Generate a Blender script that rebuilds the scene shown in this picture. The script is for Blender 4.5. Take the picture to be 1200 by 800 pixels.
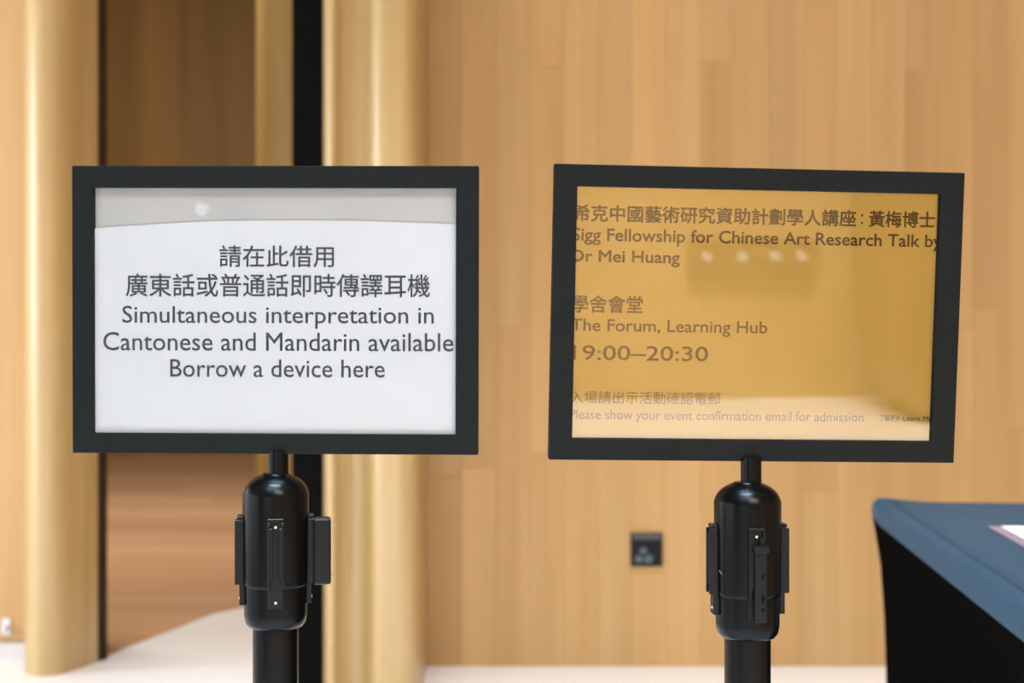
import bpy, bmesh, math, random
from mathutils import Vector, Matrix
random.seed(7)
for o in list(bpy.data.objects): bpy.data.objects.remove(o)
SC = bpy.context.scene
COL = SC.collection
PI = math.pi
FPX = 1200 * 50 / 36.0
CAMZ = 1.15

# ------------------------------------------------------------------ camera
cd = bpy.data.cameras.new('camera'); cam = bpy.data.objects.new('camera', cd); COL.objects.link(cam)
cam.location = (0, 0, CAMZ); cam.rotation_euler = (PI / 2, 0, 0)
cd.lens = 50; cd.sensor_width = 36; cd.clip_start = .05
cd.dof.use_dof = True; cd.dof.focus_distance = 1.59; cd.dof.aperture_fstop = 5.0
SC.camera = cam

# ------------------------------------------------------------------ world, lights, exposure
w = bpy.data.worlds.new('world'); SC.world = w; w.use_nodes = True
w.node_tree.nodes['Background'].inputs[0].default_value = (.80, .90, 1, 1)
w.node_tree.nodes['Background'].inputs[1].default_value = .25
vs = SC.view_settings
vs.view_transform = 'Standard'; vs.look = 'None'; vs.gamma = 1; vs.exposure = 0.0

def area(name, loc, rot, sx, sy, power, col, spread=180):
    l = bpy.data.lights.new(name, 'AREA'); l.shape = 'RECTANGLE'; l.size = sx; l.size_y = sy
    l.energy = power; l.color = col
    o = bpy.data.objects.new(name, l); COL.objects.link(o); o.location = loc
    o.rotation_euler = rot; l.spread = math.radians(spread)
    return o
COOL = (.86, .93, 1.0); WARM = (1.0, .93, .84)
# daylight through the glazed left side of the lobby
area('daylight_and_fill', (-4.85, 1.2, 1.35), (0, -PI / 2, 0), 2.3, 6.2, 185, COOL)
area('daylight_and_fill', (-4.85, 3.9, 1.9), (0, -PI / 2, 0), 1.6, .9, 75, COOL)  # extra light, added to whiten the left pillar's lit edge
# unseen overhead lights, added to brighten the post heads and the mirrored wall
area('ceiling_fill', (-.6, -.9, 4.85), (math.radians(26), 0, 0), 3.0, 1.8, 78, (.66, .83, 1), 75)
area('ceiling_fill', (1.6, -2.7, 4.9), (0, 0, 0), 2.4, 1.2, 450, (1, .94, .84), 120)  # added to brighten the wall mirrored in the gold sign
area('narrow_ceiling_fill', (-.25, .55, 4.9), (0, 0, 0), 1.8, 1.0, 90, (.55, .78, 1), 50)  # added for a glint on the post heads
# added overhead strip that brightens the floor and the lower panelled wall
area('narrow_ceiling_fill', (.4, 3.1, 4.9), (0, 0, 0), 5.4, .6, 75, (.90, .95, 1), 62)
# front fill added behind the photographer to light the signs
area('daylight_and_fill', (-2.2, -4.4, 1.3), (PI / 2, 0, 0), 3.6, 2.2, 62, (.84, .93, 1))
# fill added over the far wooden floor, tilted at the far wall
area('ceiling_fill', (-2.7, 6.7, 4.6), (math.radians(38), 0, 0), 2.6, 1.6, 230, (1, .95, .86), 150)

# ------------------------------------------------------------------ materials
def mat(name, col, rough=.5, spec=.5, metal=0, **kw):
    m = bpy.data.materials.new(name); m.use_nodes = True
    b = m.node_tree.nodes['Principled BSDF']
    b.inputs['Base Color'].default_value = (*col, 1)
    b.inputs['Roughness'].default_value = rough
    b.inputs['Specular IOR Level'].default_value = spec
    b.inputs['Metallic'].default_value = metal
    for k, v in kw.items(): b.inputs[k].default_value = v
    return m

def noise_tint(m, c1, c2, scale, stretch=(1, 1, 1), bump=0, detail=4, objvar=0, objcol=False):
    nt = m.node_tree; N = nt.nodes; L = nt.links; b = N['Principled BSDF']
    g = N.new('ShaderNodeNewGeometry'); mp = N.new('ShaderNodeMapping'); mp.inputs['Scale'].default_value = stretch
    L.new(g.outputs['Position'], mp.inputs['Vector'])
    nz = N.new('ShaderNodeTexNoise'); nz.inputs['Scale'].default_value = scale; nz.inputs['Detail'].default_value = detail
    nz.noise_dimensions = '4D'
    oi = N.new('ShaderNodeObjectInfo')
    mm = N.new('ShaderNodeMath'); mm.operation = 'MULTIPLY'; mm.inputs[1].default_value = 37 if objvar else 0
    L.new(oi.outputs['Random'], mm.inputs[0]); L.new(mm.outputs[0], nz.inputs['W'])
    L.new(mp.outputs[0], nz.inputs['Vector'])
    r = N.new('ShaderNodeValToRGB'); r.color_ramp.elements[0].position = .3; r.color_ramp.elements[1].position = .7
    r.color_ramp.elements[0].color = (*c1, 1); r.color_ramp.elements[1].color = (*c2, 1)
    L.new(nz.outputs['Fac'], r.inputs[0]); out = r.outputs[0]
    if objvar or objcol:
        mr = N.new('ShaderNodeMapRange'); mr.inputs['To Min'].default_value = 1 - objvar; mr.inputs['To Max'].default_value = 1 + objvar
        L.new(oi.outputs['Random'], mr.inputs['Value'])
        v = N.new('ShaderNodeVectorMath'); v.operation = 'SCALE'
        L.new(out, v.inputs[0]); L.new(mr.outputs[0], v.inputs['Scale']); out = v.outputs[0]
        if objcol:
            v2 = N.new('ShaderNodeVectorMath'); v2.operation = 'MULTIPLY'
            L.new(out, v2.inputs[0]); L.new(oi.outputs['Color'], v2.inputs[1]); out = v2.outputs[0]
    L.new(out, b.inputs['Base Color'])
    if bump:
        bp = N.new('ShaderNodeBump'); bp.inputs['Strength'].default_value = bump; bp.inputs['Distance'].default_value = .002
        L.new(nz.outputs['Fac'], bp.inputs['Height']); L.new(bp.outputs[0], b.inputs['Normal'])
    return m

M = {}
M['wood'] = noise_tint(mat('tan_wood', (.5, .4, .3), .5, .15), (.53, .33, .138), (.62, .40, .185), 9, (1.6, 1.6, .07), .1, 5, .035, True)
M['pillar'] = noise_tint(mat('yellow_wood', (.5, .4, .3), .36, .6, **{'Coat Weight': .5, 'Coat Roughness': .25}), (.42, .275, .105), (.53, .375, .17), 8, (1.6, 1.6, .08), .1, 5, .03, True)
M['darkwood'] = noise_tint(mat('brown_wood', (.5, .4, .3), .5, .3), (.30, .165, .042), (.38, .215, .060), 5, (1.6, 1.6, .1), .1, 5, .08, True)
M['redwood'] = noise_tint(mat('reddish_floor_wood', (.5, .4, .3), .5, .3), (.47, .27, .145), (.56, .335, .19), 3, (.35, 3, 3), .1, 5, .09, True)
M['floor'] = noise_tint(mat('cream_stone', (.8, .75, .7), .42, .4), (.84, .80, .78), (.89, .855, .84), 60, (1, 1, 1), 0, 3)
M['ceiling'] = noise_tint(mat('white_plaster', (.8, .8, .8), .9), (.34, .32, .30), (.38, .36, .34), 20)
M['base'] = noise_tint(mat('pale_grey_skirting', (.7, .68, .66), .4), (.62, .60, .58), (.68, .66, .64), 20)
M['black'] = noise_tint(mat('black_metal_trim', (.003, .003, .003), .8, .03), (.003, .003, .003), (.0045, .0045, .0045), 30)
M['gap'] = noise_tint(mat('dark_brown_edge', (.03, .02, .01), .7, .2), (.022, .012, .006), (.04, .024, .012), 30)
M['frame'] = noise_tint(mat('satin_black_frame', (.02, .02, .02), .5, .06), (.0045, .0052, .0050), (.0070, .0078, .0075), 350, (1, 1, 1), .06, 3)
M['head'] = noise_tint(mat('black_plastic', (.01, .01, .01), .25, .10), (.0008, .0010, .0010), (.002, .002, .002), 300, (1, 1, 1), .04, 3)
M['clip'] = noise_tint(mat('black_clip_plastic', (.02, .02, .02), .32, .13), (.003, .0034, .0038), (.005, .006, .007), 300, (1, 1, 1), .04, 3)
M['screw'] = noise_tint(mat('steel_screw', (.6, .6, .6), .3, .5, 1), (.5, .5, .5), (.7, .7, .7), 500)
M['paper'] = noise_tint(mat('white_paper', (.8, .8, .8), .6, .3), (.455, .492, .54), (.475, .512, .56), 14, (1, 1, 1), .04, 3)
M['backing'] = noise_tint(mat('grey_backing', (.5, .5, .5), .5, .3), (.325, .335, .34), (.36, .362, .36), 12, (1, .2, 1), 0, 2)
M['gold'] = noise_tint(mat('gold_print', (.4, .3, .1), .5, .3), (.74, .52, .115), (.80, .575, .145), 7, (1, .2, 1), 0, 2)
M['ink'] = noise_tint(mat('slate_ink', (.05, .05, .06), .6, .2), (.010, .013, .019), (.018, .022, .029), 90)
M['ink2'] = noise_tint(mat('dark_brown_ink', (.03, .02, .01), .6, .2), (.002, .0015, .001), (.004, .003, .002), 90)
M['ink3'] = noise_tint(mat('veiled_ink', (.1, .08, .05), .6, .2), (.060, .042, .018), (.075, .052, .025), 90)  # ink lightened for the reflection veil over the lower lines
M['ink4'] = noise_tint(mat('pale_veiled_ink', (.2, .15, .1), .6, .2), (.19, .135, .075), (.22, .155, .090), 90)  # paler still, the veil at the sheet's foot mixed into the ink
M['socket'] = noise_tint(mat('black_socket', (.02, .02, .02), .45, .2), (.008, .009, .010), (.013, .014, .015), 90)
M['flap'] = noise_tint(mat('grey_flap', (.1, .1, .1), .4, .5), (.07, .073, .08), (.095, .098, .105), 90)
M['dot'] = noise_tint(mat('blue_grey_plastic', (.2, .25, .28), .4, .5), (.085, .125, .15), (.12, .165, .19), 90)
M['skirt'] = noise_tint(mat('shaded_stretch_cloth', (.01, .01, .01), .9, .0), (.0030, .0026, .0022), (.0045, .004, .0034), 40, (1, 1, 1), .15, 3)  # same cloth as the top, coloured darker for the shaded sides
M['cloth'] = noise_tint(mat('lit_stretch_cloth', (.03, .05, .07), .6, .06, **{'Sheen Weight': .1, 'Sheen Roughness': .3, 'Sheen Tint': (.5, .75, 1, 1)}),
                        (.014, .038, .066), (.020, .050, .084), 40, (1, 1, 1), .15, 3)  # cover cloth with the light from above put into its colour
M['sheet'] = noise_tint(mat('white_card', (.85, .86, .88), .5), (.84, .85, .88), (.88, .89, .91), 30)
M['border'] = noise_tint(mat('mauve_border', (.35, .27, .33), .5), (.16, .13, .17), (.22, .17, .22), 30)
M['white'] = noise_tint(mat('white_plastic', (.7, .7, .75), .4), (.66, .66, .72), (.74, .74, .80), 30)
m = bpy.data.materials.new('glint_glow'); m.use_nodes = True
nt = m.node_tree; nt.nodes.clear(); e = nt.nodes.new('ShaderNodeEmission'); e.inputs[0].default_value = (.75, .88, 1, 1); e.inputs[1].default_value = 11
oo = nt.nodes.new('ShaderNodeOutputMaterial'); nt.links.new(e.outputs[0], oo.inputs[0]); M['lamp'] = m

def pane_mat(name, ior):
    m = bpy.data.materials.new(name); m.use_nodes = True; nt = m.node_tree; nt.nodes.clear()
    t = nt.nodes.new('ShaderNodeBsdfTransparent'); g = nt.nodes.new('ShaderNodeBsdfGlossy'); g.inputs['Roughness'].default_value = 0
    fr = nt.nodes.new('ShaderNodeFresnel'); fr.inputs['IOR'].default_value = ior
    mx = nt.nodes.new('ShaderNodeMixShader'); o = nt.nodes.new('ShaderNodeOutputMaterial')
    nt.links.new(fr.outputs[0], mx.inputs[0]); nt.links.new(t.outputs[0], mx.inputs[1]); nt.links.new(g.outputs[0], mx.inputs[2]); nt.links.new(mx.outputs[0], o.inputs[0])
    return m
M['pane'] = pane_mat('clear_acrylic', 1.27)
M['pane2'] = pane_mat('glossy_acrylic', 1.88)
m = mat('window_glass', (1, 1, 1), .02, .5, 0, **{'Transmission Weight': 1.0}); M['glass'] = m

# ------------------------------------------------------------------ mesh helpers
def box(bm, c, s, mtx=None):
    r = bmesh.ops.create_cube(bm, size=1.0)
    T = Matrix.Translation(c) @ Matrix.Diagonal((*s, 1))
    bmesh.ops.transform(bm, matrix=(mtx @ T if mtx else T), verts=r['verts'])
    return r['verts']
def lathe(bm, prof, n=48, c=(0, 0)):
    rings = []
    for r, z in prof:
        rings.append([bm.verts.new((c[0] + r * math.cos(2 * PI * i / n), c[1] + r * math.sin(2 * PI * i / n), z)) for i in range(n)])
    for a, b in zip(rings, rings[1:]):
        for i in range(n):
            bm.faces.new((a[i], a[(i + 1) % n], b[(i + 1) % n], b[i]))
    bm.faces.new(rings[0][::-1]); bm.faces.new(rings[-1])
def prism(bm, pts, z0, z1):
    a = [bm.verts.new((x, y, z0)) for x, y in pts]; b = [bm.verts.new((x, y, z1)) for x, y in pts]
    n = len(pts)
    for i in range(n): bm.faces.new((a[i], a[(i + 1) % n], b[(i + 1) % n], b[i]))
    bm.faces.new(a[::-1]); bm.faces.new(b)
def catmull(p, k=8):
    q = [p[0]] + list(p) + [p[-1]]; out = []
    for i in range(1, len(q) - 2):
        for j in range(k):
            t = j / k
            out.append(tuple(.5 * ((2 * q[i][d]) + (-q[i-1][d] + q[i+1][d]) * t + (2*q[i-1][d] - 5*q[i][d] + 4*q[i+1][d] - q[i+2][d]) * t*t + (-q[i-1][d] + 3*q[i][d] - 3*q[i+1][d] + q[i+2][d]) * t**3) for d in (0, 1)))
    out.append(tuple(p[-1])); return out
def obj(name, bm, m, parent=None, bevel=0, smooth=False, seg=2, loc=None):
    bmesh.ops.recalc_face_normals(bm, faces=bm.faces)
    if bevel:
        es = [e for e in bm.edges if len(e.link_faces) == 2 and e.calc_face_angle(0) > .6]
        bmesh.ops.bevel(bm, geom=es, offset=bevel, segments=seg, profile=.6, affect='EDGES', clamp_overlap=True)
    me = bpy.data.meshes.new(name); bm.to_mesh(me); bm.free()
    me.materials.append(M[m] if isinstance(m, str) else m)
    if smooth:
        me.polygons.foreach_set('use_smooth', [True] * len(me.polygons))
        me.set_sharp_from_angle(angle=math.radians(38))
    o = bpy.data.objects.new(name, me); COL.objects.link(o)
    if parent: o.parent = parent
    if loc: o.location = loc
    return o
def structure(o): o['kind'] = 'structure'; return o
def sbox(name, lo, hi, m, parent=None, bevel=0):
    bm = bmesh.new(); c = [(a + b) / 2 for a, b in zip(lo, hi)]
    box(bm, (0, 0, 0), [b - a for a, b in zip(lo, hi)])
    o = obj(name, bm, m, parent, bevel, loc=c)
    if not parent: structure(o)
    return o
def thing(name, label, cat, loc, rz=0, group=None):
    o = bpy.data.objects.new(name, None); COL.objects.link(o); o.empty_display_size = .05
    o.location = loc; o.rotation_euler = (0, 0, rz); tag(o, label, cat, group); return o
def tag(o, label, cat, group=None):
    o['label'] = label; o['category'] = cat
    if group: o['group'] = group

# ------------------------------------------------------------------ room shell
H = 5.0
sbox('floor', (-5.2, -4.6, -.1), (3.9, 5.6, 0), 'floor')
bm = bmesh.new(); prism(bm, [(-1.49, 5.601), (-1.375, 5.601), (-1.16, 6.4), (-.5, 6.4), (-.5, 5.601)], -.1, 0)
# cream floor running on into the passage up to the reddish floor
pts = [(-1.375, 5.601), (-1.158, 6.4), (-.3, 6.4), (-.3, 5.601)]
bm.free(); bm = bmesh.new(); prism(bm, pts, -.1, 0)
structure(obj('floor_passage', bm, 'floor'))
sbox('ceiling', (-7, -4.6, H), (3.9, 15.2, H + .1), 'ceiling')
WY = 5.04
wb = sbox('wall_back', (-.30, WY + .012, 0), (3.7, WY + .25, H), 'gap')
pw = .121
board_meshes = {}
def board(w, h, t, bev, m):
    k = (round(w, 4), round(h, 4), t, m)
    if k not in board_meshes:
        b = bmesh.new(); box(b, (0, 0, 0), (w, t, h))
        bmesh.ops.bevel(b, geom=[e for e in b.edges], offset=bev, segments=1, affect='EDGES')
        me = bpy.data.meshes.new('plank'); b.to_mesh(me); b.free(); me.materials.append(M[m]); board_meshes[k] = me
    return board_meshes[k]
def place_board(parent, w, h, t, c, m, tone, rot=None, bev=.0008, name='plank'):
    o = bpy.data.objects.new(name, board_meshes_get(w, h, t, bev, m)); COL.objects.link(o)
    o.parent = parent; o.matrix_parent_inverse = Matrix.Translation(-Vector(parent.location))
    o.location = c
    o.color = tone
    if rot: o.rotation_euler = rot
    return o
board_meshes_get = board
rnd = random.Random(3)
tones = {}
for i in range(33):
    x = -.30 + pw * (i + .5)
    # staggered butt joints: two or three boards per strip
    cuts = [0] + sorted([rnd.uniform(.35, 1.7), rnd.uniform(2.1, 2.8)]) + [H]
    for a, b in zip(cuts, cuts[1:]):
        f = rnd.uniform(.90, 1.06) * (.86, .93, .97)[i] if i < 3 else rnd.uniform(.90, 1.06) * (.92 if x > 1.38 and a > 1 else 1); g = rnd.uniform(-.025, .025)  # boards darkened beside the pillar for its shade, and upper right for falloff
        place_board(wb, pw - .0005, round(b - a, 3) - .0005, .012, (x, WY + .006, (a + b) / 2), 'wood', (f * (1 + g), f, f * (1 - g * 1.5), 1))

# left stretch of wall behind the left pillar
wl = sbox('wall_left_front', (-5.0, 5.162, 0), (-1.62, 5.4, H), 'gap')
for i in range(28):
    x = -1.64 - pw * (i + .5)
    f = rnd.uniform(.97, 1.08)
    place_board(wl, pw - .0005, H - .066, .012, (x, 5.156, H / 2 + .032), 'wood', (f, f, f * 1.06, 1))
sbox('baseboard_left', (-5.0, 5.13, 0), (-1.70, 5.162, .062), 'base')
# remaining shell around the photographer
def window_wall():
    x = -5.0
    a = sbox('wall_left', (x - .2, -4.6, 0), (x, 5.4, .15), 'ceiling')
    sbox('wall_left_top', (x - .2, -4.6, 2.6), (x, 5.4, H), 'ceiling')
    sbox('wall_left_end', (x - .2, 4.4, .15), (x, 5.4, 2.6), 'wood')
    f = structure(bpy.data.objects.new('window_1', None)); COL.objects.link(f); f.location = (x, 0, .15)
    for k in range(7):
        y = -4.5 + k * 1.45
        b = bmesh.new(); box(b, (-.1, y, 1.225), (.06, .06, 2.45)); obj('window_mullion', b, 'black', f)
    for k in range(6):
        y = -4.5 + k * 1.45 + .725
        b = bmesh.new(); box(b, (-.1, y, 1.225), (.012, 1.39, 2.45)); obj('pane', b, 'pane', f)
window_wall()
sbox('wall_right', (3.7, -4.6, 0), (3.9, 5.3, H), 'wood')
wf = sbox('wall_front', (.2, -4.75, 0), (3.9, -4.55, H), 'wood')
sbox('wall_front_top', (-5.2, -4.75, 2.6), (.2, -4.55, H), 'ceiling')
f = structure(bpy.data.objects.new('window_2', None)); COL.objects.link(f); f.location = (0, -4.65, 0)
for k in range(5):
    b = bmesh.new(); box(b, (-5.1 + k * 1.3, 0, 1.3), (.06, .06, 2.6)); obj('window_mullion', b, 'black', f)
for k in range(4):
    b = bmesh.new(); box(b, (-5.1 + k * 1.3 + .65, 0, 1.3), (1.24, .012, 2.6)); obj('pane', b, 'pane', f)

# far room behind the opening: reddish boarded floor and brown boarded wall
ff = sbox('floor_far', (-7, 5.2, -.12), (-.3, 15.2, -.022), 'gap')
y = 5.19; k = 0
while y < 14.6:
    d = .46 if k % 3 else .34
    y1 = min(y + d, 14.7)
    def bx(yy): return min(-.95, -1.49 + (yy - 5.18) * .2705) if yy < 6.4 else -.95
    f_ = rnd.uniform(.90, 1.10); g = rnd.uniform(-.03, .03)
    cut = -2.0 - rnd.random() * 1.2 * (y / 7)
    for (xa, xb0, xb1) in ((-6.8, cut, cut), (cut, bx(y), bx(y1))):
        f2 = f_ * rnd.uniform(.97, 1.03)
        bm = bmesh.new(); prism(bm, [(xa + .001, y + .001), (xb0 - .001, y + .001), (xb1 - .001, y1 - .001), (xa + .001, y1 - .001)], -.022, 0.0005)
        o = obj('plank', bm, 'redwood'); o.parent = ff; o.matrix_parent_inverse = Matrix.Translation(-Vector(ff.location))
        o.color = (f2 * (1 + g), f2, f2 * (1 - g), 1)
    y = y1; k += 1
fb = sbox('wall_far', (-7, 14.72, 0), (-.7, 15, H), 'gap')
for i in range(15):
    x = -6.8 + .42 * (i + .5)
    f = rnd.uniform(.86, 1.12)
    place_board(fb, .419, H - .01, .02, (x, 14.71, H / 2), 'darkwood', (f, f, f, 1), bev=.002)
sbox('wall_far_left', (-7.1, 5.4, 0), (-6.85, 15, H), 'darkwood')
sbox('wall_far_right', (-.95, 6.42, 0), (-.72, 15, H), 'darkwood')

# ------------------------------------------------------------------ wooden pillars beside the opening (part of the shell)
p1 = catmull([(-1.715, 5.15), (-1.712, 5.02), (-1.685, 4.925), (-1.635, 4.885), (-1.585, 4.895), (-1.548, 4.935), (-1.515, 5.02), (-1.488, 5.11)], 7)
bm = bmesh.new(); prism(bm, p1 + [(-1.56, 5.40), (-1.715, 5.40)], 0, H)
o = structure(obj('trim_1', bm, 'pillar', smooth=True)); o.color = (1, 1, 1, 1)
o['label'] = 'rounded yellow wooden pillar at the left edge of the dark opening'
bm = bmesh.new(); prism(bm, [(-1.488, 5.112), (-1.466, 5.15), (-1.540, 5.41), (-1.57, 5.41)], 0, H)
o = structure(obj('trim_2', bm, 'gap')); o['label'] = 'thin dark strip down the right edge of the left wooden pillar'
p2 = catmull([(-.612, 4.615), (-.592, 4.58), (-.570, 4.58), (-.552, 4.62), (-.518, 4.645), (-.482, 4.635), (-.455, 4.60), (-.425, 4.575), (-.385, 4.575), (-.345, 4.585), (-.318, 4.61), (-.305, 4.66), (-.302, 4.80), (-.30, 5.04)], 7)
bm = bmesh.new(); prism(bm, p2 + [(-.30, 5.2), (-.612, 5.2)], 0, H)
o = structure(obj('trim_3', bm, 'pillar', smooth=True)); o.color = (1, 1, 1, 1)
o['label'] = 'wavy fronted light wooden pillar between the black post and the panelled wall'
bm = bmesh.new(); box(bm, (-.664, 4.68, H / 2), (.1, .12, H))
o = structure(obj('trim_4', bm, 'black', bevel=.003)); o['label'] = 'black full-height upright behind the left sign'
p3 = catmull([(-1.165, 6.5), (-1.155, 6.42), (-1.12, 6.38), (-1.05, 6.37), (-.98, 6.38), (-.95, 6.42)], 6)
bm = bmesh.new(); prism(bm, p3 + [(-.95, 6.7), (-1.165, 6.7)], 0, H)
o = structure(obj('trim_5', bm, 'pillar', smooth=True)); o.color = (1.15, 1.08, .75, 1)
o['label'] = 'narrow yellow wooden pillar inside the opening left of the black upright'
bm = bmesh.new(); prism(bm, [(-.614, 4.745), (-.60, 4.745), (-.60, 5.2), (-.94, 6.45), (-.955, 6.45), (-.615, 5.2)], 0, H)
structure(obj('wall_passage', bm, 'wood'))

# ------------------------------------------------------------------ things on the wall
sx, sz = (757.5 - 600) / FPX * WY, CAMZ - (643.5 - 400) / FPX * WY
s = thing('wall_socket', 'small square black socket plate low on the panelled wood wall', 'wall socket', (sx, WY, sz))
bm = bmesh.new(); box(bm, (0, -.006, 0), (.112, .012, .118)); obj('plate', bm, 'socket', s, .003)
bm = bmesh.new(); box(bm, (0, -.0145, .047), (.100, .005, .020)); o = obj('flap', bm, 'flap', s, .002); o['label'] = 'grey flap along the top of the plate'
for cx, cz, r in ((-.012, -.003, .0125), (-.028, -.032, .0150), (.006, -.032, .0160)):
    bm = bmesh.new(); bmesh.ops.create_cone(bm, cap_ends=True, segments=24, radius1=r, radius2=r * .85, depth=.008,
        matrix=Matrix.Translation((cx, -.016, cz)) @ Matrix.Rotation(PI / 2, 4, 'X'))
    obj('round_cap', bm, 'dot', s, smooth=True)
# small white fitting low on the wall at the far left
s = thing('door_stop', 'tiny white fitting low on the wall at the far left', 'fitting', (-1.83, 5.15, .115))
bm = bmesh.new(); bmesh.ops.create_cone(bm, cap_ends=True, segments=20, radius1=.012, radius2=.009, depth=.04, matrix=Matrix.Translation((0, -.02, 0)) @ Matrix.Rotation(PI / 2, 4, 'X'))
obj('stem', bm, 'white', s, smooth=True)
bm = bmesh.new(); box(bm, (0, -.003, .003), (.03, .006, .06)); obj('mounting_plate', bm, 'white', s, .002)

# ------------------------------------------------------------------ signs on belt stanchions
def rot(yaw, pitch, roll):
    return (Matrix.Rotation(math.radians(yaw), 3, 'Z') @ Matrix.Rotation(math.radians(pitch), 3, 'X') @ Matrix.Rotation(math.radians(roll), 3, 'Y'))

def on_plane(C, R, dy, px, py):
    "point of the sheet (local x, z) that the photograph shows at px, py"
    d = Vector(((px - 600) / FPX, 1, -(py - 400) / FPX)); o = Vector((0, 0, CAMZ))
    Ri = R.inverted(); lo = Ri @ (o - C); ld = Ri @ d
    t = (dy - lo.y) / ld.y; p = lo + ld * t
    return p.x, p.z

def text_mesh(body, x0, z0, x1, z1, y, m, parent, bold, name='lettering'):
    "flat lettering fitted to a box on the sheet; heavier weights come from overlaid, slightly shifted copies"
    cu = bpy.data.curves.new('t', 'FONT'); cu.body = body; cu.size = 1
    cu.resolution_u = 3; cu.fill_mode = 'BOTH'
    o = bpy.data.objects.new('t', cu); COL.objects.link(o)
    dg = bpy.context.evaluated_depsgraph_get(); dg.update()
    me = bpy.data.meshes.new_from_object(o.evaluated_get(dg))
    bpy.data.objects.remove(o); bpy.data.curves.remove(cu)
    vs_ = [v.co.copy() for v in me.vertices]; fs = [tuple(p.vertices) for p in me.polygons]
    ax, bx_ = min(v.x for v in vs_), max(v.x for v in vs_); ay, by = min(v.y for v in vs_), max(v.y for v in vs_)
    b = bold; V = []; Fs = []
    offs = [(0, 0)] if not b else [(0, 0), (b, 0), (-b, 0), (0, b), (0, -b), (.7*b, .7*b), (-.7*b, .7*b), (.7*b, -.7*b), (-.7*b, -.7*b)]
    for k, (dx, dz) in enumerate(offs):
        n0 = len(V)
        for v in vs_:
            V.append((x0 + b + (v.x - ax) / (bx_ - ax) * (x1 - x0 - 2 * b) + dx, y - k * .000012, z0 + b + (v.y - ay) / (by - ay) * (z1 - z0 - 2 * b) + dz))
        Fs += [tuple(i + n0 for i in f_) for f_ in fs]
    bpy.data.meshes.remove(me)
    me = bpy.data.meshes.new(name); me.from_pydata(V, [], Fs); me.materials.append(M[m])
    q = bpy.data.objects.new(name, me); COL.objects.link(q); q.parent = parent
    return q

def channel(head, ang, R=.0365, zt=.0):
    "receiver clip on the head, facing direction ang (0 = towards -Y)"
    T = Matrix.Rotation(ang, 4, 'Z')
    bm = bmesh.new()
    box(bm, (0, -R - .0005, .905 + zt), (.0175, .006, .098), T)          # back plate
    box(bm, (-.0075, -R - .0035, .915 + zt), (.0028, .010, .072), T)        # side rails
    box(bm, (.0075, -R - .0035, .915 + zt), (.0028, .010, .072), T)
    box(bm, (0, -R - .003, .9535 + zt), (.0175, .006, .004), T)
    box(bm, (-.006, -R - .0065, .917 + zt), (.0055, .003, .056), T)        # lips
    box(bm, (.006, -R - .0065, .917 + zt), (.0055, .003, .056), T)
    c = obj('belt_receiver', bm, 'clip', head, .0006, seg=1)
    for z in (.946, .863):
        bm = bmesh.new(); bmesh.ops.create_cone(bm, cap_ends=True, segments=16, radius1=.0017, radius2=.0014, depth=.002,
            matrix=T @ Matrix.Translation((0, -R - .0031, z + zt)) @ Matrix.Rotation(PI / 2, 4, 'X'))
        o = obj('screw', bm, 'screw', head, smooth=True)
    return c

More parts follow.
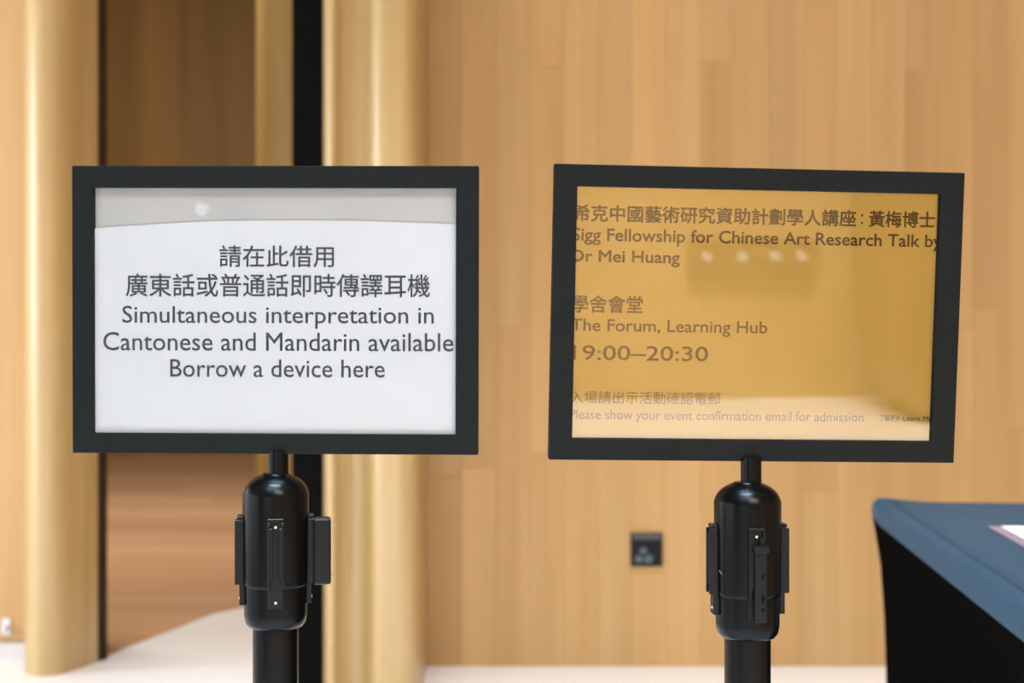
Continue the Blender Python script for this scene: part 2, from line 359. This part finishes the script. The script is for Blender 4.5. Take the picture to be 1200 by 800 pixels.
def stanchion(name, label, px_x, Y, zt, face, C, ang, W, Hh, rails, neck_dx):
    X = (px_x - 600) / FPX * Y
    t = thing(name, label, 'sign stand', (X, Y, 0), 0)
    # base + post
    bm = bmesh.new(); lathe(bm, [(.165, 0), (.165, .008), (.15, .014), (.05, .022), (.035, .03), (.0300, .034)], 64); obj('base', bm, 'head', t, smooth=True)
    bm = bmesh.new(); lathe(bm, [(.0255, .03), (.0255, .845 + zt)], 48); obj('post', bm, 'head', t, smooth=True)
    head = [(.0262, .829), (.0300, .8305), (.0335, .835), (.0350, .843), (.0351, .8455), (.0352, .875), (.0352, .8765), (.0362, .8775), (.0366, .880), (.0367, .8815), (.0372, .960), (.0372, .9785), (.0371, .9800),
            (.0366, .9815), (.0350, .9858), (.0326, .9898), (.0293, .9933), (.0252, .9963), (.0205, .9988), (.0158, 1.0006), (.0150, 1.0016), (.0120, 1.0020)]
    bm = bmesh.new(); lathe(bm, [(r, z + zt) for r, z in head], 64); hd = obj('post_head', bm, 'head', t, smooth=True)
    for k in range(4): channel(hd, face + k * PI / 2, zt=zt)
    # sign board
    Rm = rot(*ang); C = Vector(C)
    loc = C - Vector((X, Y, 0))
    l, r, tp, bt = rails; y0, y1 = -.009, .009
    bm = bmesh.new(); w2, h2 = W / 2, Hh / 2
    outer = [(-w2, -h2), (w2, -h2), (w2, h2), (-w2, h2)]; inner = [(-w2 + l, -h2 + bt), (w2 - r, -h2 + bt), (w2 - r, h2 - tp), (-w2 + l, h2 - tp)]
    vo0 = [bm.verts.new((x, y0, z)) for x, z in outer]; vo1 = [bm.verts.new((x, y1, z)) for x, z in outer]
    vi0 = [bm.verts.new((x, y0, z)) for x, z in inner]; vi1 = [bm.verts.new((x, y1, z)) for x, z in inner]
    for i in range(4):
        j = (i + 1) % 4
        bm.faces.new((vo0[i], vo0[j], vi0[j], vi0[i])); bm.faces.new((vo1[i], vo1[j], vi1[j], vi1[i]))
        bm.faces.new((vo0[i], vo0[j], vo1[j], vo1[i])); bm.faces.new((vi0[i], vi0[j], vi1[j], vi1[i]))
    fr = obj('sign_frame', bm, 'frame', t, .0009, seg=2)
    fr.location = loc; fr.rotation_mode = 'QUATERNION'; fr.rotation_quaternion = Rm.to_quaternion()
    # neck rod reaching up to the frame's lower edge
    zb = C.z - Hh / 2
    bm = bmesh.new(); lathe(bm, [(.0115, 1.000 + zt), (.0115, zb + .004)], 32, (neck_dx, 0)); obj('neck', bm, 'head', t, smooth=True)
    iw, ih = W - l - r, Hh - tp - bt; cx, cz = (l - r) / 2, (bt - tp) / 2
    return t, fr, hd, C, Rm, (cx, cz, iw, ih)

# ---- left sign: white
WL, HL = .456, .322
tl, fr, hd, C, Rm, (cx, cz, iw, ih) = stanchion('sign_stand', 'black stanchion with white sign offering interpretation devices, on the left', 323, 1.6, 0, math.radians(9.4),
    (-.2654, 1.5994, 1.1852), (-1.43, 1.0, .19), WL, HL, (.0232, .0250, .0240, .0225), .003)
bm = bmesh.new(); box(bm, (cx, .0045, cz), (iw + .010, .005, ih + .010)); o = obj('backing', bm, 'backing', fr); o['label'] = 'grey backing showing above the white paper'
SY = -.0008
# white paper with a gently bowed top edge
bm = bmesh.new(); pl = lambda px, py: on_plane(C, Rm, SY, px, py)
top = [(104, 270), (113, 267.5), (150, 264.5), (200, 261.5), (250, 259), (300, 258.5), (360, 258.3), (420, 258.8), (480, 260.5), (535, 262.5), (544, 263)]
tp = [pl(*p) for p in top]; zb = cz - ih / 2 - .003
vf = [bm.verts.new((x, SY, z)) for x, z in tp]; vb = [bm.verts.new((x, SY, zb)) for x, z in tp]
vf2 = [bm.verts.new((x, SY + .0012, z)) for x, z in tp]; vb2 = [bm.verts.new((x, SY + .0012, zb)) for x, z in tp]
n = len(tp)
for i in range(n - 1):
    bm.faces.new((vf[i], vf[i+1], vb[i+1], vb[i])); bm.faces.new((vf2[i], vf2[i+1], vb2[i+1], vb2[i]))
    bm.faces.new((vf[i], vf[i+1], vf2[i+1], vf2[i])); bm.faces.new((vb[i], vb[i+1], vb2[i+1], vb2[i]))
bm.faces.new((vf[0], vf2[0], vb2[0], vb[0])); bm.faces.new((vf[-1], vf2[-1], vb2[-1], vb[-1]))
o = obj('paper', bm, 'paper', fr); o['label'] = 'white printed paper with a slightly bowed top edge'
bm = bmesh.new(); box(bm, (cx, -.0040, cz), (iw + .004, .0016, ih + .004)); obj('acrylic_cover', bm, 'pane', fr)
for body, x0, yb, x1, yt, off in (
    ('請在此借用', 257, 313, 391.5, 287.5, .00026),
    ('廣東話或普通話即時傳譯耳機', 147.5, 347.5, 504, 321, .00026),
    ('Simultaneous interpretation in', 143.5, 384.5, 508.5, 359, .00014),
    ('Cantonese and Mandarin available', 121, 410.5, 531.5, 390, .00014),
    ('Borrow a device here', 199.5, 441.5, 451, 421.5, .00014)):
    a = pl(x0, yb); b = pl(x1, yt); text_mesh(body, a[0], a[1], b[0], b[1], SY - .0004, 'ink', fr, off)
# belt end clipped into the right-hand receiver
T = Matrix.Rotation(math.radians(9.4 + 90), 4, 'Z')
bm = bmesh.new(); box(bm, (0, -.0445, .9125), (.0075, .012, .060), T); box(bm, (0, -.0515, .9140), (.024, .0200, .0745), T)
o = obj('belt_end', bm, 'clip', tl, .0040, seg=4); o['label'] = 'black belt end clipped to the right side of the head'

# ---- right sign: gold
tr, fr, hd, C, Rm, (cx, cz, iw, ih) = stanchion('sign_stand', 'black stanchion with gold sign announcing a talk, on the right', 876, 1.58, -.0075, math.radians(4.6),
    (.2705, 1.5775, 1.1789), (4.0, 3.78, .79), .456, .3235, (.0250, .0262, .0238, .0238), .004)
bm = bmesh.new(); box(bm, (cx, .0045, cz), (iw + .010, .005, ih + .010)); obj('backing', bm, 'gold', fr)
bm = bmesh.new(); box(bm, (cx, .0005, cz), (iw + .006, .0012, ih + .006)); o = obj('print', bm, 'gold', fr); o['label'] = 'gold printed sheet with dark lettering'
SY = -.0001; pl = lambda px, py: on_plane(C, Rm, SY, px, py)
bm = bmesh.new(); box(bm, (cx, -.0040, cz), (iw + .004, .0016, ih + .004)); obj('acrylic_cover', bm, 'pane2', fr)
for body, x0, yb, x1, yt, off, mk in (
    ('希克中國藝術研究資助計劃學人講座', 671, 259.5, 1003.5, 246, .00042, 'ink2'),
    (':', 1008.5, 263, 1011.5, 250.5, .0002, 'ink2'),
    ('黃梅博士', 1017.5, 266, 1096, 248, .00042, 'ink2'),
    ('Sigg Fellowship for Chinese Art Research Talk by', 670.5, 286.5, 1103.5, 275, .00034, 'ink2'),
    ('Dr Mei Huang', 669.5, 311, 797, 294.5, .00034, 'ink2'),
    ('學舍會堂', 669.5, 366, 753.5, 346.5, .00032, 'ink3'),
    ('The Forum, Learning Hub', 669, 392, 899.5, 376.5, .00020, 'ink3'),
    ('19:00–20:30', 671, 421.5, 830, 406, .00020, 'ink3'),
    ('入場請出示活動確認電郵', 668.5, 472.5, 844.5, 459.5, .00006, 'ink4'),
    ('Please show your event confirmation email for admission', 667.5, 494, 1012, 483, .00004, 'ink4'),
    ('了解更多', 1031, 493.5, 1055, 486, .0, 'ink3'),
    ('Learn More', 1058, 493, 1101, 487.5, .0001, 'ink3')):
    a = pl(x0, yb); b = pl(x1, yt); text_mesh(body, a[0], a[1], b[0], b[1], SY - .0004, mk, fr, off)
T = Matrix.Rotation(math.radians(4.6 + 2), 4, 'Z')
bm = bmesh.new(); box(bm, (.001, -.0460, .888), (.0125, .008, .082), T)
box(bm, (.001, -.0480, .926), (.016, .012, .007), T)
o = obj('belt_end', bm, 'clip', tr, .0012, seg=2); o['label'] = 'black belt end seated in the front receiver'
for dz, w_, h_ in ((.897, .003, .005), (.873, .003, .008), (.861, .004, .004)):
    bm = bmesh.new(); box(bm, (.003, -.0502, dz), (w_, .001, h_), T); obj('belt_end_slot', bm, 'black', tr)
bm = bmesh.new(); box(bm, (0, 0, 0), (.0060, .0006, .0011), Matrix.Translation((-.0325, -.0180, .8965)) @ Matrix.Rotation(math.radians(-61), 4, 'Z') @ Matrix.Rotation(math.radians(35), 4, 'Y'))
o = obj('scratch', bm, 'flap', tr); o['label'] = 'small pale scratch on the head'

# ------------------------------------------------------------------ table with black stretch cover
ang = math.radians(5.6)          # the long left side runs slightly towards the camera's axis
tx = Vector((math.cos(ang * .25), math.sin(ang * .25) * -0, 0))
L_, Wd = 1.86, .76
ca, sa = math.cos(-ang), math.sin(-ang)
FLx, FLy = .925, 3.67
tb = thing('trestle_table', 'table under a tight dark stretch cover at the right edge', 'table', (FLx, FLy, 0), -ang)
def ring(inset, z, pinch=0, rad=.03, n=6, m_=14, lift=0):
    x0, x1, ya, yb = inset, Wd - inset, -inset, -(L_ - inset)
    pts = []
    cs = [((x0 + rad, ya - rad), PI / 2, PI), ((x0 + rad, yb + rad), PI, 1.5 * PI), ((x1 - rad, yb + rad), 1.5 * PI, 2 * PI), ((x1 - rad, ya - rad), 0, PI / 2)]
    for k, (c, a0, a1) in enumerate(cs):
        for i in range(n + 1):
            a = a0 + (a1 - a0) * i / n
            pts.append((c[0] + rad * math.cos(a), c[1] + rad * math.sin(a)))
        c2, b0, _ = cs[(k + 1) % 4]
        e = (c2[0] + rad * math.cos(b0), c2[1] + rad * math.sin(b0)); s_ = pts[-1]
        for i in range(1, m_):
            t_ = i / m_; x = s_[0] + (e[0] - s_[0]) * t_; y_ = s_[1] + (e[1] - s_[1]) * t_
            d = pinch * math.sin(PI * t_) ** .6
            nx, ny = ((1, 0), (0, 1), (-1, 0), (0, -1))[k]
            pts.append((x + nx * d, y_ + ny * d))
    out = []
    for x, y_ in pts:
        d = min(math.hypot(x - a_, y_ - b_) for a_ in (.03, Wd - .03) for b_ in (-.03, -L_ + .03))
        out.append((x, y_, z - .004 * (z > .6) + (.011 * math.exp(-(d / .055) ** 2) if z > .68 else 0)))
    return out
bm = bmesh.new()
levels = [ring(.03, .010, 0), ring(.034, .12, .06), ring(.030, .30, .10), ring(.026, .45, .09), ring(.018, .58, .05), ring(.006, .67, .015), ring(.000, .698, .0), ring(-.002, .715, 0), ring(.002, .735, 0), ring(.012, .7425, 0), ring(.040, .7440, 0), ring(.0415, .7432, 0), ring(.044, .7440, 0), ring(.08, .7445, 0), ring(.2, .745, 0)]
def loft(levels, cap):
    bm = bmesh.new(); vr = [[bm.verts.new(p) for p in lv] for lv in levels]
    for a, b in zip(vr, vr[1:]):
        for i in range(len(a)): bm.faces.new((a[i], a[(i + 1) % len(a)], b[(i + 1) % len(a)], b[i]))
    if cap: bm.faces.new(vr[-1])
    return bm
bm.free()
o = obj('skirt', loft(levels[:7] , False), 'skirt', tb, smooth=True); o['label'] = 'side of the stretch cover in its shaded tone, drawn inwards between the legs'
o = obj('top_cover', loft(levels[6:], True), 'cloth', tb, smooth=True); o['label'] = 'top and hem of the cover in its lit blue tone'
bm = bmesh.new(); sm = ring(.045, .7448, 0); sm2 = ring(.0475, .7462, 0); sm3 = ring(.050, .7450, 0)
rr = [[bm.verts.new(p) for p in lv] for lv in (sm, sm2, sm3)]
for a, b in zip(rr, rr[1:]):
    for i in range(len(a)): bm.faces.new((a[i], a[(i + 1) % len(a)], b[(i + 1) % len(a)], b[i]))
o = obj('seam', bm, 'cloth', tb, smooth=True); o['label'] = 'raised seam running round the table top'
for lx, ly in ((.07, -.08), (.07, -L_ + .08), (Wd - .07, -.08), (Wd - .07, -L_ + .08)):
    bm = bmesh.new(); lathe(bm, [(.014, 0), (.014, .70)], 16, (lx, ly)); obj('leg', bm, 'black', tb, smooth=True)
# card lying on the table
yy, xx = 3.13, 1.045
cdx = thing('card', 'white card with a mauve border lying on the black table', 'card', (xx, yy, .7420), -ang)
bm = bmesh.new(); box(bm, (.22, -.16, .001), (.44, .32, .002)); obj('border', bm, 'border', cdx)
bm = bmesh.new(); box(bm, (.235, -.16, .0026), (.41, .31, .0012)); obj('face', bm, 'sheet', cdx)

# ------------------------------------------------------------------ unseen stand-ins behind the photographer, shaped for their reflections in the signs
bm = bmesh.new()
prof = [(2.49, 3.0), (2.49, 1.35), (2.49, 1.0), (2.50, .8), (2.52, .6), (2.56, .4), (2.62, .22), (2.70, .08), (2.76, .0), (3.5, .0), (3.5, 3.0)]
prof = catmull(prof[:9], 5) + prof[9:]
a = [bm.verts.new((x - 3.1, 0, z)) for x, z in prof]; b = [bm.verts.new((x - 3.1, .5, z)) for x, z in prof]
for i in range(len(prof)): j = (i + 1) % len(prof); bm.faces.new((a[i], a[j], b[j], b[i]))
bm.faces.new(a); bm.faces.new(b[::-1])
o = obj('curved_screen', bm, 'darkwood', loc=(3.25, -4.2, .001)); o.color = (.75, .75, .7, 1)  # added for the dark curve mirrored in the gold sign
tag(o, 'brown wooden stand-in with a curved foot, placed for its reflection in the gold sign', 'screen')

lp = thing('glint_globe', 'small bright globe on a thin cord, placed for its glint in the left sign', 'lamp', (-1.564, -2.9, H))
bm = bmesh.new(); lathe(bm, [(.05, -.03), (.05, -.001)], 24); obj('ceiling_rose', bm, 'white', lp, smooth=True)
bm = bmesh.new(); lathe(bm, [(.0015, -3.42), (.0015, -.02)], 8); obj('cord', bm, 'white', lp, smooth=True)
bm = bmesh.new(); bmesh.ops.create_uvsphere(bm, u_segments=20, v_segments=12, radius=.027, matrix=Matrix.Translation((0, 0, 1.563 - H))); obj('bulb', bm, 'lamp', lp, smooth=True)  # glowing ball added for the mirrored glint
pr = thing('rail_stand_in', 'low wooden stand-in with four pale pegs for mirrored lights, placed for its reflection in the gold sign', 'rail', (2.2, -4.55, .78))
bm = bmesh.new(); box(bm, (0, .02, 0), (.74, .04, .22)); o = obj('board', bm, 'pillar', pr, .004); o.color = (.62, .5, .35, 1)
for dx in (-.27, -.07, .12, .27):
    bm = bmesh.new(); bmesh.ops.create_cone(bm, cap_ends=True, segments=20, radius1=.030, radius2=.024, depth=.05, matrix=Matrix.Translation((dx, .064, .02)) @ Matrix.Rotation(-PI / 2, 4, 'X'))
    obj('peg', bm, 'base', pr, smooth=True)  # pale stand-ins for mirrored lights
